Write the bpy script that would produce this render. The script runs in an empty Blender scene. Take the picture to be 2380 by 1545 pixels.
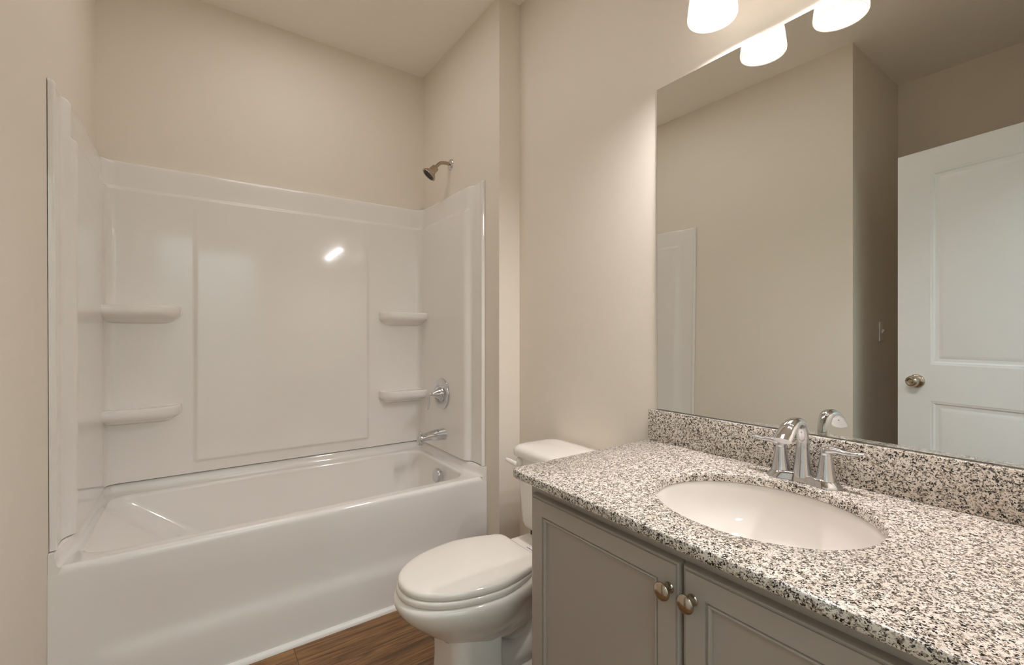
import bpy, bmesh, math, random
from math import sin, cos, pi, radians, sqrt
from mathutils import Vector, Matrix

random.seed(3)
scene = bpy.context.scene
COL = scene.collection

# ------------------------------------------------------------------ camera
CAM_H = 1.19
cam_data = bpy.data.cameras.new('camera')
cam_data.sensor_width = 36.0
cam_data.lens = 16.0
cam_data.clip_start = 0.01
cam_data.clip_end = 50
cam = bpy.data.objects.new('camera', cam_data)
cam.location = (0, 0, CAM_H)
cam.rotation_euler = (radians(90), 0, radians(-35.28))
COL.objects.link(cam)
scene.camera = cam

# ------------------------------------------------------------------ world, lights, exposure
world = bpy.data.worlds.new('world')
scene.world = world
world.use_nodes = True
world.node_tree.nodes['Background'].inputs['Color'].default_value = (0.75, 0.85, 1.0, 1)
world.node_tree.nodes['Background'].inputs['Strength'].default_value = 0.3

def area(name, loc, rot, sx, sy, power, color):
    l = bpy.data.lights.new(name, 'AREA')
    l.shape = 'RECTANGLE'
    l.size, l.size_y = sx, sy
    l.energy = power
    l.color = color
    o = bpy.data.objects.new(name, l)
    o.location = loc
    o.rotation_euler = rot
    COL.objects.link(o)
    return o

BULB_STRENGTH = 560.0
BULB_COLOR = (1.0, 0.96, 0.96)
# cool light in the hall behind the doorway
area('hall_lamp', (0.15, -1.25, 2.76), (radians(-25), 0, 0), 2.2, 0.9, 95.0, (0.60, 0.86, 1.0))
# added soft fill under the alcove ceiling, no fixture there, above the view
area('alcove_fill', (0.42, 2.0, 2.77), (0, 0, 0), 0.5, 0.4, 3.0, (1.0, 0.99, 0.98))
# unseen fill light added below the ceiling mid-room to lift the upper walls
area('room_fill', (0.5, 1.2, 2.765), (0, 0, 0), 0.6, 0.6, 2.2, (1.0, 0.99, 0.98))

scene.view_settings.view_transform = 'Standard'
scene.view_settings.look = 'None'
scene.view_settings.gamma = 1.0
scene.view_settings.exposure = 0.0
scene.view_settings.use_curve_mapping = False
scene.cycles.max_bounces = 16
scene.cycles.diffuse_bounces = 10
scene.cycles.glossy_bounces = 8
scene.cycles.use_denoising = True
scene.cycles.sample_clamp_indirect = 6.0
scene.cycles.caustics_reflective = True
scene.cycles.blur_glossy = 0.3
scene.cycles.caustics_refractive = False

# ------------------------------------------------------------------ materials
def new_mat(name):
    m = bpy.data.materials.new(name)
    m.use_nodes = True
    nt = m.node_tree
    return m, nt, nt.nodes['Principled BSDF']

def srgb(r, g, b):
    def f(c):
        c /= 255.0
        return c / 12.92 if c <= 0.04045 else ((c + 0.055) / 1.055) ** 2.4
    return (f(r), f(g), f(b), 1)

def simple(name, col, rough=0.5, metal=0.0, coat=0.0, bump=0.0, bscale=300.0, spec=0.5, var=0.02, vscale=4.0):
    """principled paint with a little noise in colour and a fine bump"""
    m, nt, p = new_mat(name)
    N, L = nt.nodes, nt.links
    p.inputs['Roughness'].default_value = rough
    p.inputs['Metallic'].default_value = metal
    p.inputs['Specular IOR Level'].default_value = spec
    if coat:
        p.inputs['Coat Weight'].default_value = coat
        p.inputs['Coat Roughness'].default_value = 0.05
    tc = N.new('ShaderNodeTexCoord')
    nz = N.new('ShaderNodeTexNoise')
    nz.inputs['Scale'].default_value = vscale
    nz.inputs['Detail'].default_value = 3
    L.new(tc.outputs['Object'], nz.inputs['Vector'])
    mr = N.new('ShaderNodeMapRange')
    mr.inputs['To Min'].default_value = 1 - var
    mr.inputs['To Max'].default_value = 1 + var
    L.new(nz.outputs['Fac'], mr.inputs['Value'])
    mx = N.new('ShaderNodeMix'); mx.data_type = 'RGBA'; mx.blend_type = 'MULTIPLY'
    mx.inputs['Factor'].default_value = 1.0
    mx.inputs['A'].default_value = col
    L.new(mr.outputs['Result'], mx.inputs['B'])
    L.new(mx.outputs['Result'], p.inputs['Base Color'])
    if bump:
        n2 = N.new('ShaderNodeTexNoise')
        n2.inputs['Scale'].default_value = bscale
        n2.inputs['Detail'].default_value = 2
        L.new(tc.outputs['Object'], n2.inputs['Vector'])
        b = N.new('ShaderNodeBump')
        b.inputs['Strength'].default_value = bump
        b.inputs['Distance'].default_value = 0.002
        L.new(n2.outputs['Fac'], b.inputs['Height'])
        L.new(b.outputs['Normal'], p.inputs['Normal'])
    return m

M_WALL = simple('beige_wall_paint', srgb(228, 220, 208), 0.62, bump=0.12, bscale=260, spec=0.3, var=0.01)
M_CEIL = simple('beige_ceiling_paint', srgb(238, 231, 221), 0.8, bump=0.1, bscale=200, spec=0.2, var=0.01)
M_TRIM = simple('white_trim_paint', srgb(236, 234, 230), 0.35, var=0.01)
M_DOOR = simple('white_door_paint', srgb(232, 233, 233), 0.38, var=0.01)
M_ACRYL = simple('white_acrylic', srgb(236, 232, 228), 0.10, coat=0.3, var=0.006)
M_PORC = simple('white_porcelain', srgb(234, 228, 221), 0.08, coat=0.4, var=0.006)
M_SINK = simple('ivory_white_porcelain', srgb(230, 224, 218), 0.08, coat=0.3, var=0.006)
M_SEAT = simple('white_seat_plastic', srgb(236, 230, 222), 0.09, coat=0.2, var=0.006)
M_CAB = simple('grey_cabinet_paint', srgb(167, 157, 147), 0.38, bump=0.05, bscale=500, var=0.012)
M_CHROME = simple('polished_chrome', (0.66, 0.66, 0.68, 1), 0.05, metal=1.0, var=0.01)
M_NICKEL = simple('satin_nickel', srgb(184, 170, 153), 0.2, metal=1.0, var=0.03, vscale=40)
M_DARK = simple('dark_rubber', (0.012, 0.012, 0.013, 1), 0.5)
M_SPRAY = simple('dark_spray_face', (0.03, 0.026, 0.022, 1), 0.35)
M_SWITCH = simple('ivory_switch_plastic', srgb(228, 222, 212), 0.35, var=0.01)
M_INK = simple('grey_blue_print', srgb(74, 84, 98), 0.4)
M_HALL = simple('pale_hall_paint', srgb(222, 216, 206), 0.8, var=0.01)

def mirror_mat():
    m, nt, p = new_mat('silvered_mirror')
    N, L = nt.nodes, nt.links
    p.inputs['Metallic'].default_value = 1.0
    p.inputs['Roughness'].default_value = 0.0
    nz = N.new('ShaderNodeTexNoise'); nz.inputs['Scale'].default_value = 2.0
    r = N.new('ShaderNodeMapRange')
    r.inputs['To Min'].default_value = 0.845; r.inputs['To Max'].default_value = 0.855
    L.new(nz.outputs['Fac'], r.inputs['Value'])
    c = N.new('ShaderNodeCombineColor')
    L.new(r.outputs['Result'], c.inputs['Red'])
    c.inputs['Green'].default_value = 0.87
    c.inputs['Blue'].default_value = 0.85
    L.new(c.outputs['Color'], p.inputs['Base Color'])
    return m
M_MIRROR = mirror_mat()
M_MEDGE = simple('pale_glass_edge', srgb(150, 160, 153), 0.15, var=0.01)

def granite():
    m, nt, p = new_mat('speckled_granite')
    N, L = nt.nodes, nt.links
    p.inputs['Roughness'].default_value = 0.13
    p.inputs['Coat Weight'].default_value = 0.12
    tc = N.new('ShaderNodeTexCoord')
    dn = N.new('ShaderNodeTexNoise'); dn.inputs['Scale'].default_value = 200; dn.inputs['Detail'].default_value = 2
    L.new(tc.outputs['Object'], dn.inputs['Vector'])
    sub = N.new('ShaderNodeVectorMath'); sub.operation = 'SUBTRACT'
    sub.inputs[1].default_value = (0.5, 0.5, 0.5)
    L.new(dn.outputs['Color'], sub.inputs[0])
    sc = N.new('ShaderNodeVectorMath'); sc.operation = 'SCALE'; sc.inputs['Scale'].default_value = 0.007
    L.new(sub.outputs[0], sc.inputs[0])
    add = N.new('ShaderNodeVectorMath'); add.operation = 'ADD'
    L.new(tc.outputs['Object'], add.inputs[0]); L.new(sc.outputs[0], add.inputs[1])

    def layer(scale, seed):
        off = N.new('ShaderNodeVectorMath'); off.operation = 'ADD'
        off.inputs[1].default_value = (seed, seed * 1.7, seed * 0.3)
        L.new(add.outputs[0], off.inputs[0])
        v = N.new('ShaderNodeTexVoronoi'); v.inputs['Scale'].default_value = scale
        L.new(off.outputs[0], v.inputs['Vector'])
        s = N.new('ShaderNodeSeparateColor'); L.new(v.outputs['Color'], s.inputs['Color'])
        return s
    # cream base with soft warm clouds
    cl = N.new('ShaderNodeTexNoise'); cl.inputs['Scale'].default_value = 60; cl.inputs['Detail'].default_value = 3
    L.new(tc.outputs['Object'], cl.inputs['Vector'])
    base = N.new('ShaderNodeValToRGB')
    base.color_ramp.elements[0].position = 0.3; base.color_ramp.elements[0].color = srgb(211, 201, 189)
    base.color_ramp.elements[1].position = 0.62; base.color_ramp.elements[1].color = srgb(232, 225, 217)
    L.new(cl.outputs['Fac'], base.inputs['Fac'])
    # clumps: where grey-brown grains gather
    clump = N.new('ShaderNodeTexNoise'); clump.inputs['Scale'].default_value = 120; clump.inputs['Detail'].default_value = 2
    L.new(tc.outputs['Object'], clump.inputs['Vector'])
    def masked(sep, ch, thr, gain):
        a = N.new('ShaderNodeMath'); a.operation = 'MULTIPLY_ADD'
        L.new(clump.outputs['Fac'], a.inputs[0]); a.inputs[1].default_value = gain
        L.new(sep.outputs[ch], a.inputs[2])
        g = N.new('ShaderNodeMapRange')
        g.inputs['From Min'].default_value = thr - 0.02; g.inputs['From Max'].default_value = thr + 0.02
        L.new(a.outputs[0], g.inputs['Value'])
        return g.outputs['Result']
    def over(prev, fac, col, strength=1.0):
        mx = N.new('ShaderNodeMix'); mx.data_type = 'RGBA'
        if strength < 1:
            mm = N.new('ShaderNodeMath'); mm.operation = 'MULTIPLY'; mm.inputs[1].default_value = strength
            L.new(fac, mm.inputs[0]); fac = mm.outputs[0]
        L.new(fac, mx.inputs['Factor'])
        L.new(prev, mx.inputs['A'])
        mx.inputs['B'].default_value = col
        return mx.outputs['Result']
    A = layer(330, 0.0); B = layer(470, 3.1); Cc = layer(400, 7.7)
    c = over(base.outputs['Color'], masked(A, 'Red', 1.17, 0.9), srgb(156, 142, 127), 0.75)
    c = over(c, masked(B, 'Green', 1.24, 0.9), srgb(106, 92, 80), 0.9)
    c = over(c, masked(Cc, 'Blue', 1.265, 0.9), srgb(26, 25, 26), 1.0)
    L.new(c, p.inputs['Base Color'])
    return m
M_GRAN = granite()

def wood_floor():
    m, nt, p = new_mat('brown_vinyl_plank')
    N, L = nt.nodes, nt.links
    p.inputs['Roughness'].default_value = 0.42
    tc = N.new('ShaderNodeTexCoord')
    mp = N.new('ShaderNodeMapping')
    mp.inputs['Location'].default_value = (0.45, 0.095, 0)
    L.new(tc.outputs['Object'], mp.inputs['Vector'])
    br = N.new('ShaderNodeTexBrick')
    br.inputs['Scale'].default_value = 1.0
    br.inputs['Brick Width'].default_value = 1.22
    br.inputs['Row Height'].default_value = 0.18
    br.inputs['Mortar Size'].default_value = 0.0012
    br.inputs['Mortar Smooth'].default_value = 0.3
    br.inputs['Color1'].default_value = (0, 0, 0, 1)
    br.inputs['Color2'].default_value = (1, 1, 1, 1)
    br.inputs['Mortar'].default_value = (0.5, 0.5, 0.5, 1)
    br.offset = 0.37
    L.new(mp.outputs['Vector'], br.inputs['Vector'])
    st = N.new('ShaderNodeMapping'); st.inputs['Scale'].default_value = (2.2, 26, 1)
    L.new(mp.outputs['Vector'], st.inputs['Vector'])
    # shift the grain per plank
    sh = N.new('ShaderNodeVectorMath'); sh.operation = 'MULTIPLY_ADD'
    L.new(br.outputs['Color'], sh.inputs[0]); sh.inputs[1].default_value = (9, 5, 3)
    L.new(st.outputs['Vector'], sh.inputs[2])
    g1 = N.new('ShaderNodeTexNoise'); g1.inputs['Scale'].default_value = 1.6; g1.inputs['Detail'].default_value = 6
    g1.inputs['Distortion'].default_value = 1.4
    L.new(sh.outputs[0], g1.inputs['Vector'])
    ramp = N.new('ShaderNodeValToRGB')
    e = ramp.color_ramp.elements
    e[0].position = 0.28; e[0].color = srgb(88, 58, 32)
    e[1].position = 0.75; e[1].color = srgb(174, 132, 82)
    k = e.new(0.5); k.color = srgb(136, 97, 56)
    L.new(g1.outputs['Fac'], ramp.inputs['Fac'])
    st2 = N.new('ShaderNodeMapping'); st2.inputs['Scale'].default_value = (5, 120, 1)
    L.new(mp.outputs['Vector'], st2.inputs['Vector'])
    g2 = N.new('ShaderNodeTexNoise'); g2.inputs['Scale'].default_value = 1.5; g2.inputs['Detail'].default_value = 4
    L.new(st2.outputs['Vector'], g2.inputs['Vector'])
    r2 = N.new('ShaderNodeValToRGB')
    r2.color_ramp.elements[0].position = 0.36; r2.color_ramp.elements[0].color = (0.45, 0.42, 0.4, 1)
    r2.color_ramp.elements[1].position = 0.5; r2.color_ramp.elements[1].color = (1, 1, 1, 1)
    L.new(g2.outputs['Fac'], r2.inputs['Fac'])
    mu = N.new('ShaderNodeMix'); mu.data_type = 'RGBA'; mu.blend_type = 'MULTIPLY'; mu.inputs['Factor'].default_value = 0.75
    L.new(ramp.outputs['Color'], mu.inputs['A']); L.new(r2.outputs['Color'], mu.inputs['B'])
    tone = N.new('ShaderNodeMapRange'); tone.inputs['To Min'].default_value = 0.82; tone.inputs['To Max'].default_value = 1.12
    L.new(br.outputs['Color'], tone.inputs['Value'])
    m2 = N.new('ShaderNodeMix'); m2.data_type = 'RGBA'; m2.blend_type = 'MULTIPLY'; m2.inputs['Factor'].default_value = 1
    L.new(mu.outputs['Result'], m2.inputs['A']); L.new(tone.outputs['Result'], m2.inputs['B'])
    m3 = N.new('ShaderNodeMix'); m3.data_type = 'RGBA'
    L.new(br.outputs['Fac'], m3.inputs['Factor'])
    L.new(m2.outputs['Result'], m3.inputs['A']); m3.inputs['B'].default_value = srgb(60, 42, 28)
    L.new(m3.outputs['Result'], p.inputs['Base Color'])
    b = N.new('ShaderNodeBump'); b.inputs['Strength'].default_value = 0.15; b.inputs['Distance'].default_value = 0.001
    L.new(g2.outputs['Fac'], b.inputs['Height']); L.new(b.outputs['Normal'], p.inputs['Normal'])
    return m
M_FLOOR = wood_floor()

def glow(name, col, strength):
    m = bpy.data.materials.new(name); m.use_nodes = True
    nt = m.node_tree; nt.nodes.clear()
    out = nt.nodes.new('ShaderNodeOutputMaterial')
    e = nt.nodes.new('ShaderNodeEmission')
    e.inputs['Color'].default_value = (*col, 1); e.inputs['Strength'].default_value = strength
    nt.links.new(e.outputs[0], out.inputs['Surface'])
    return m
M_BULB = glow('lit_bulb', BULB_COLOR, BULB_STRENGTH)

def frosted():
    m = bpy.data.materials.new('frosted_white_glass'); m.use_nodes = True
    nt = m.node_tree; nt.nodes.clear()
    out = nt.nodes.new('ShaderNodeOutputMaterial')
    d = nt.nodes.new('ShaderNodeBsdfDiffuse'); d.inputs['Color'].default_value = (0.85, 0.83, 0.80, 1)
    t = nt.nodes.new('ShaderNodeBsdfTranslucent'); t.inputs['Color'].default_value = (0.90, 0.88, 0.85, 1)
    g = nt.nodes.new('ShaderNodeBsdfGlossy'); g.inputs['Roughness'].default_value = 0.12
    m1 = nt.nodes.new('ShaderNodeMixShader'); m1.inputs['Fac'].default_value = 0.6
    m2 = nt.nodes.new('ShaderNodeMixShader'); m2.inputs['Fac'].default_value = 0.05
    nt.links.new(d.outputs[0], m1.inputs[1]); nt.links.new(t.outputs[0], m1.inputs[2])
    nt.links.new(m1.outputs[0], m2.inputs[1]); nt.links.new(g.outputs[0], m2.inputs[2])
    nt.links.new(m2.outputs[0], out.inputs['Surface'])
    return m
M_SHADE = frosted()

# ------------------------------------------------------------------ mesh helpers
def world_loc(o):
    v = Vector((0, 0, 0))
    while o is not None:
        v += o.location
        o = o.parent
    return v

def tag(o, label=None, cat=None, group=None, kind=None):
    if label: o['label'] = label
    if cat: o['category'] = cat
    if group: o['group'] = group
    if kind: o['kind'] = kind
    return o

def thing(name, loc, label, cat, group=None):
    o = bpy.data.objects.new(name, None)
    o.empty_display_size = 0.05
    o.location = loc
    COL.objects.link(o)
    return tag(o, label, cat, group)

def build(name, geo, mat, parent=None, sharp=40, loc=None):
    """geo = (verts in world space, faces) or a bmesh in world space -> one mesh object"""
    if isinstance(geo, bmesh.types.BMesh):
        bm = geo
    else:
        bm = bmesh.new()
        vs = [bm.verts.new(v) for v in geo[0]]
        for f in geo[1]:
            try:
                bm.faces.new([vs[i] for i in f])
            except ValueError:
                pass
    bmesh.ops.recalc_face_normals(bm, faces=bm.faces)
    base = world_loc(parent) if parent else Vector(loc or (0, 0, 0))
    bmesh.ops.translate(bm, verts=bm.verts, vec=-base)
    me = bpy.data.meshes.new(name)
    bm.to_mesh(me); bm.free()
    me.materials.append(mat)
    me.shade_smooth()
    me.set_sharp_from_angle(angle=radians(sharp))
    o = bpy.data.objects.new(name, me)
    COL.objects.link(o)
    if parent:
        o.parent = parent
    else:
        o.location = base
    return o

def box_bm(lo, hi, bevel=0.0, seg=2, bm=None):
    b = bmesh.new()
    bmesh.ops.create_cube(b, size=1.0)
    for v in b.verts:
        v.co = Vector(((lo[i] + hi[i]) / 2 + v.co[i] * (hi[i] - lo[i]) for i in range(3)))
    if bevel:
        bmesh.ops.bevel(b, geom=list(b.edges), offset=bevel, segments=seg, profile=0.6, affect='EDGES')
    if bm is None:
        return b
    merge(bm, b)
    return bm

def merge(dst, src, M=None):
    if M is not None:
        bmesh.ops.transform(src, matrix=M, verts=src.verts)
    me = bpy.data.meshes.new('tmp')
    src.to_mesh(me); src.free()
    dst.from_mesh(me)
    bpy.data.meshes.remove(me)
    return dst

def loft(rings, cap0=True, cap1=True, closed=True):
    """rings: list of equally long lists of points"""
    n = len(rings[0])
    verts = [p for r in rings for p in r]
    faces = []
    for i in range(len(rings) - 1):
        for j in range(n if closed else n - 1):
            k = (j + 1) % n
            faces.append((i * n + j, i * n + k, (i + 1) * n + k, (i + 1) * n + j))
    if cap0: faces.append(tuple(range(n))[::-1])
    if cap1: faces.append(tuple((len(rings) - 1) * n + j for j in range(n)))
    return verts, faces

def to_bm(geo):
    bm = bmesh.new()
    vs = [bm.verts.new(v) for v in geo[0]]
    for f in geo[1]:
        try: bm.faces.new([vs[i] for i in f])
        except ValueError: pass
    return bm

def lathe_bm(profile, M=None, n=40):
    """profile: (radius, height) pairs, revolved about z, then moved by M"""
    rings = []
    for r, h in profile:
        r = max(r, 1e-5)
        rings.append([Vector((r * cos(2 * pi * j / n), r * sin(2 * pi * j / n), h)) for j in range(n)])
    bm = to_bm(loft(rings))
    bmesh.ops.remove_doubles(bm, verts=bm.verts, dist=1e-6)
    if M is not None:
        bmesh.ops.transform(bm, matrix=M, verts=bm.verts)
    return bm

def axis_matrix(origin, direction, up=(0, 0, 1)):
    z = Vector(direction).normalized()
    x = Vector(up).cross(z)
    if x.length < 1e-4: x = Vector((1, 0, 0)).cross(z)
    x.normalize()
    y = z.cross(x)
    return Matrix.Translation(Vector(origin)) @ Matrix((x, y, z)).transposed().to_4x4()

def catmull(pts, per=8):
    P = [Vector(p) for p in pts]
    P = [P[0] * 2 - P[1]] + P + [P[-1] * 2 - P[-2]]
    out = []
    for i in range(1, len(P) - 2):
        for k in range(per):
            t = k / per
            a, b, c, d = P[i - 1], P[i], P[i + 1], P[i + 2]
            out.append(0.5 * ((2 * b) + (c - a) * t + (2 * a - 5 * b + 4 * c - d) * t * t + (3 * b - a - 3 * c + d) * t ** 3))
    out.append(P[-2])
    return out

def sweep_bm(pts, radii, side, n=20, per=8, caps=True):
    """tube along pts; radii (a along side, b across) at each control point"""
    path = catmull(pts, per)
    R = catmull([Vector((a, b, 0)) for a, b in radii], per)
    rings = []
    side = Vector(side)
    for i, p in enumerate(path):
        t = (path[min(i + 1, len(path) - 1)] - path[max(i - 1, 0)]).normalized()
        s = (side - t * side.dot(t)).normalized()
        u = t.cross(s)
        rings.append([p + s * (R[i].x * cos(2 * pi * j / n)) + u * (R[i].y * sin(2 * pi * j / n)) for j in range(n)])
    return to_bm(loft(rings, caps, caps))

def sstep(a, b, x):
    if a == b: return 1.0 if x >= a else 0.0
    t = min(1.0, max(0.0, (x - a) / (b - a)))
    return t * t * (3 - 2 * t)

def panel_face(S0, S1, Z0, Z1, panels, loops):
    """2D relief: list of quads of (s, z, depth). panels = [(s0,s1,z0,z1)], loops=[(inset, depth)...]"""
    ss = sorted({S0, S1, *[p[0] for p in panels], *[p[1] for p in panels]})
    zs = sorted({Z0, Z1, *[p[2] for p in panels], *[p[3] for p in panels]})
    quads = []
    for i in range(len(ss) - 1):
        for j in range(len(zs) - 1):
            c = (ss[i], ss[i + 1], zs[j], zs[j + 1])
            if any(abs(c[0] - p[0]) < 1e-6 and abs(c[1] - p[1]) < 1e-6 and abs(c[2] - p[2]) < 1e-6 and abs(c[3] - p[3]) < 1e-6 for p in panels):
                prev = [(c[0], c[2], 0), (c[1], c[2], 0), (c[1], c[3], 0), (c[0], c[3], 0)]
                for ins, dep in loops:
                    cur = [(c[0] + ins, c[2] + ins, dep), (c[1] - ins, c[2] + ins, dep), (c[1] - ins, c[3] - ins, dep), (c[0] + ins, c[3] - ins, dep)]
                    for k in range(4):
                        quads.append((prev[k], prev[(k + 1) % 4], cur[(k + 1) % 4], cur[k]))
                    prev = cur
                quads.append(tuple(prev))
            else:
                quads.append(((c[0], c[2], 0), (c[1], c[2], 0), (c[1], c[3], 0), (c[0], c[3], 0)))
    return quads

# ------------------------------------------------------------------ room dimensions
XR = 1.310          # mirror wall
XA = 1.191          # end wall of the tub alcove
YA = 1.788          # front of the short wall stub
YB = 2.645          # back wall
H = 2.781
XL_B, XL_A, XL_F = -0.335, -0.3455, -0.359   # left wall at y = 2.645, 1.915, 0.958
YE = 0.958          # end of left wall
XE = -1.117         # entry recess wall
DOOR_X0, DOOR_X1, DOOR_H = -0.236, 0.552, 2.10
T = 0.12            # wall thickness
C_TOP = 0.822
CABINET_FRONT = 0.766

def struct(name, geo, mat, sharp=30, **k):
    o = build(name, geo, mat, sharp=sharp, **k)
    o['kind'] = 'structure'
    return o

def prism(poly, z0, z1):
    n = len(poly)
    v = [(x, y, z0) for x, y in poly] + [(x, y, z1) for x, y in poly]
    f = [tuple(range(n))[::-1], tuple(range(n, 2 * n))] + [(i, (i + 1) % n, n + (i + 1) % n, n + i) for i in range(n)]
    return v, f

struct('floor', box_bm((-1.4, -2.0, -0.08), (1.6, 2.9, 0.0)), M_FLOOR)
struct('ceiling', box_bm((-1.4, -2.0, H), (1.6, 2.9, H + 0.08)), M_CEIL)
struct('wall_back', prism([(XL_B, YB), (XA, YB), (XA, YB + T), (XL_B, YB + T)], 0, H), M_WALL)
xl = lambda y: XL_B + (XL_F - XL_B) * (YB - y) / (YB - YE)
struct('wall_left', prism([(xl(YB + T), YB + T), (XL_F, YE), (XL_F - T, YE + T), (XL_B - T, YB + T)], 0, H), M_WALL)
struct('wall_alcove', prism([(XA, YA), (XR + T, YA), (XR + T, YB + T), (XA, YB + T)], 0, H), M_WALL)
struct('wall_right', prism([(XR, -T), (XR + T, -T), (XR + T, YA), (XR, YA)], 0, H), M_WALL)
struct('wall_entry', prism([(XE, YE), (XL_F, YE), (XL_F - T, YE + T), (XE, YE + T)], 0, H), M_WALL)
struct('wall_recess', prism([(XE - T, -T), (XE, -T), (XE, YE + T), (XE - T, YE + T)], 0, H), M_WALL)
bm = to_bm(prism([(XE, -T), (DOOR_X0, -T), (DOOR_X0, 0), (XE, 0)], 0, H))
merge(bm, to_bm(prism([(DOOR_X1, -T), (XR, -T), (XR, 0), (DOOR_X1, 0)], 0, H)))
merge(bm, to_bm(prism([(DOOR_X0, -T), (DOOR_X1, -T), (DOOR_X1, 0), (DOOR_X0, 0)], DOOR_H, H)))
struct('wall_front', bm, M_WALL)
# the hall behind the doorway
struct('wall_hall', prism([(-1.4, -2.0), (1.6, -2.0), (1.6, -1.9), (-1.4, -1.9)], 0, H), M_HALL)
struct('wall_hall_left', prism([(-1.4, -1.9), (-1.3, -1.9), (-1.3, -T), (-1.4, -T)], 0, H), M_HALL)
struct('wall_hall_right', prism([(1.5, -1.9), (1.6, -1.9), (1.6, -T), (1.5, -T)], 0, H), M_HALL)

# white moulding on the hall side of the doorway
bm = box_bm((DOOR_X0 - 0.06, -T - 0.016, 0), (DOOR_X0 + 0.004, -T, DOOR_H + 0.06), 0.004)
box_bm((DOOR_X1 - 0.004, -T - 0.016, 0), (DOOR_X1 + 0.06, -T, DOOR_H + 0.06), 0.004, bm=bm)
box_bm((DOOR_X0 + 0.004, -T - 0.016, DOOR_H - 0.004), (DOOR_X1 - 0.004, -T, DOOR_H + 0.06), 0.004, bm=bm)
struct('trim_1', bm, M_TRIM)

def baseboard(name, lo, hi):
    struct(name, box_bm(lo, hi, 0.004), M_TRIM)
baseboard('baseboard_right', (XR - 0.013, 1.0, 0), (XR, YA, 0.085))
baseboard('baseboard_alcove', (XA + 0.002, YA - 0.013, 0), (XR - 0.013, YA, 0.085))
baseboard('baseboard_entry', (XE + 0.013, YE - 0.013, 0), (XL_F, YE, 0.085))
baseboard('baseboard_recess', (XE, 0.0, 0), (XE + 0.013, YE, 0.085))
struct('baseboard_left', prism([(xl(1.86), 1.86), (xl(YE), YE), (xl(YE) + 0.013, YE), (xl(1.86) + 0.013, 1.86)], 0, 0.085), M_TRIM)

# ------------------------------------------------------------------ bathroom door, swung open (seen in the mirror)
FE = Vector((-0.358, 0.763)); DV = Vector((0.1606, -0.98702)).normalized(); DN = Vector((-DV.y, DV.x))
if DN.x < 0: DN = -DN
DW, DZ0, DZ1, DT = 0.775, 0.012, 2.085, 0.035
def dp(s, z, d):
    q = FE + DV * s + DN * d
    return (q.x, q.y, z)
pan = [(0.132, 0.643, 0.245, 0.857), (0.132, 0.643, 1.034, 1.972)]
loops = [(0.004, -0.002), (0.010, -0.0035), (0.016, -0.009), (0.030, -0.0095), (0.0445, -0.0045), (0.047, -0.004)]
bm = bmesh.new()
for side, off in ((1, 0.0), (-1, -DT)):
    for q in panel_face(0, DW, DZ0, DZ1, pan, loops):
        bm.faces.new([bm.verts.new(dp(s, z, off + d * side)) for s, z, d in q])
for a, b in (((0, DZ0), (DW, DZ0)), ((DW, DZ0), (DW, DZ1)), ((DW, DZ1), (0, DZ1)), ((0, DZ1), (0, DZ0))):
    bm.faces.new([bm.verts.new(dp(*a, 0)), bm.verts.new(dp(*b, 0)), bm.verts.new(dp(*b, -DT)), bm.verts.new(dp(*a, -DT))])
bmesh.ops.remove_doubles(bm, verts=bm.verts, dist=1e-5)
door = struct('door_1', bm, M_DOOR, sharp=20, loc=(FE.x, FE.y, 0))
tag(door, 'white two panel interior door standing open, reflected in the mirror', 'door')
kn = dp(0.078, 0.949, 0)
nrm = Vector((DN.x, DN.y, 0))
for sgn, d0 in ((1, 0.0), (-1, -DT)):
    M = axis_matrix(dp(0.078, 0.949, d0 - 0.0005 * sgn), nrm * sgn)
    rose = build('knob_rose', lathe_bm([(0.0, 0), (0.033, 0.0), (0.033, 0.004), (0.030, 0.008), (0.020, 0.012), (0.014, 0.014), (0, 0.014)], M), M_NICKEL, door)
    build('door_knob', lathe_bm([(0.011, 0.012), (0.011, 0.026), (0.018, 0.030), (0.0255, 0.036), (0.0275, 0.044), (0.026, 0.052), (0.021, 0.060),
                                (0.0165, 0.063), (0.012, 0.061), (0.010, 0.0605), (0.0095, 0.0625), (0.004, 0.064), (0, 0.064)], M), M_NICKEL, rose)

# ------------------------------------------------------------------ light switch on the recess wall
sw = thing('light_switch', (-0.80, YE - 0.0005, 1.196), 'small ivory light switch on the shadowed wall behind the door, seen in the mirror', 'light switch')
build('cover_plate', box_bm((-0.835, YE - 0.0065, 1.138), (-0.765, YE, 1.254), 0.003), M_SWITCH, sw)
build('toggle', to_bm(loft([[(-0.805, YE - 0.006, 1.184), (-0.795, YE - 0.006, 1.184), (-0.795, YE - 0.006, 1.208), (-0.805, YE - 0.006, 1.208)],
                            [(-0.804, YE - 0.018, 1.200), (-0.796, YE - 0.018, 1.200), (-0.796, YE - 0.018, 1.209), (-0.804, YE - 0.018, 1.209)]])), M_SWITCH, sw)

# ------------------------------------------------------------------ tub
TUB_X0, TUB_X1, TUB_Y0, TUB_Y1 = -0.3453, XA - 0.0005, 1.895, YB - 0.008
DECK = 0.485
SEAM = 0.530
tub = thing('bathtub', (0.42, 2.27, 0), 'white acrylic alcove bathtub with smooth front apron on the wood floor', 'bathtub')

def rrect(x0, x1, y0, y1, r, z, n=14, rfr=None):
    """rounded rectangle ring, counter-clockwise, optional other radius at the front right corner"""
    pts = []
    cor = [((x1, y0), -pi / 2, rfr or r), ((x1, y1), 0, r), ((x0, y1), pi / 2, r), ((x0, y0), pi, r)]
    for (cx, cy), a0, rr in cor:
        ccx = cx - rr if cx == x1 else cx + rr
        ccy = cy - rr if cy == y1 else cy + rr
        for k in range(n + 1):
            a = a0 + (pi / 2) * k / n
            pts.append(Vector((ccx + rr * cos(a), ccy + rr * sin(a), z)))
    return pts

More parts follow.
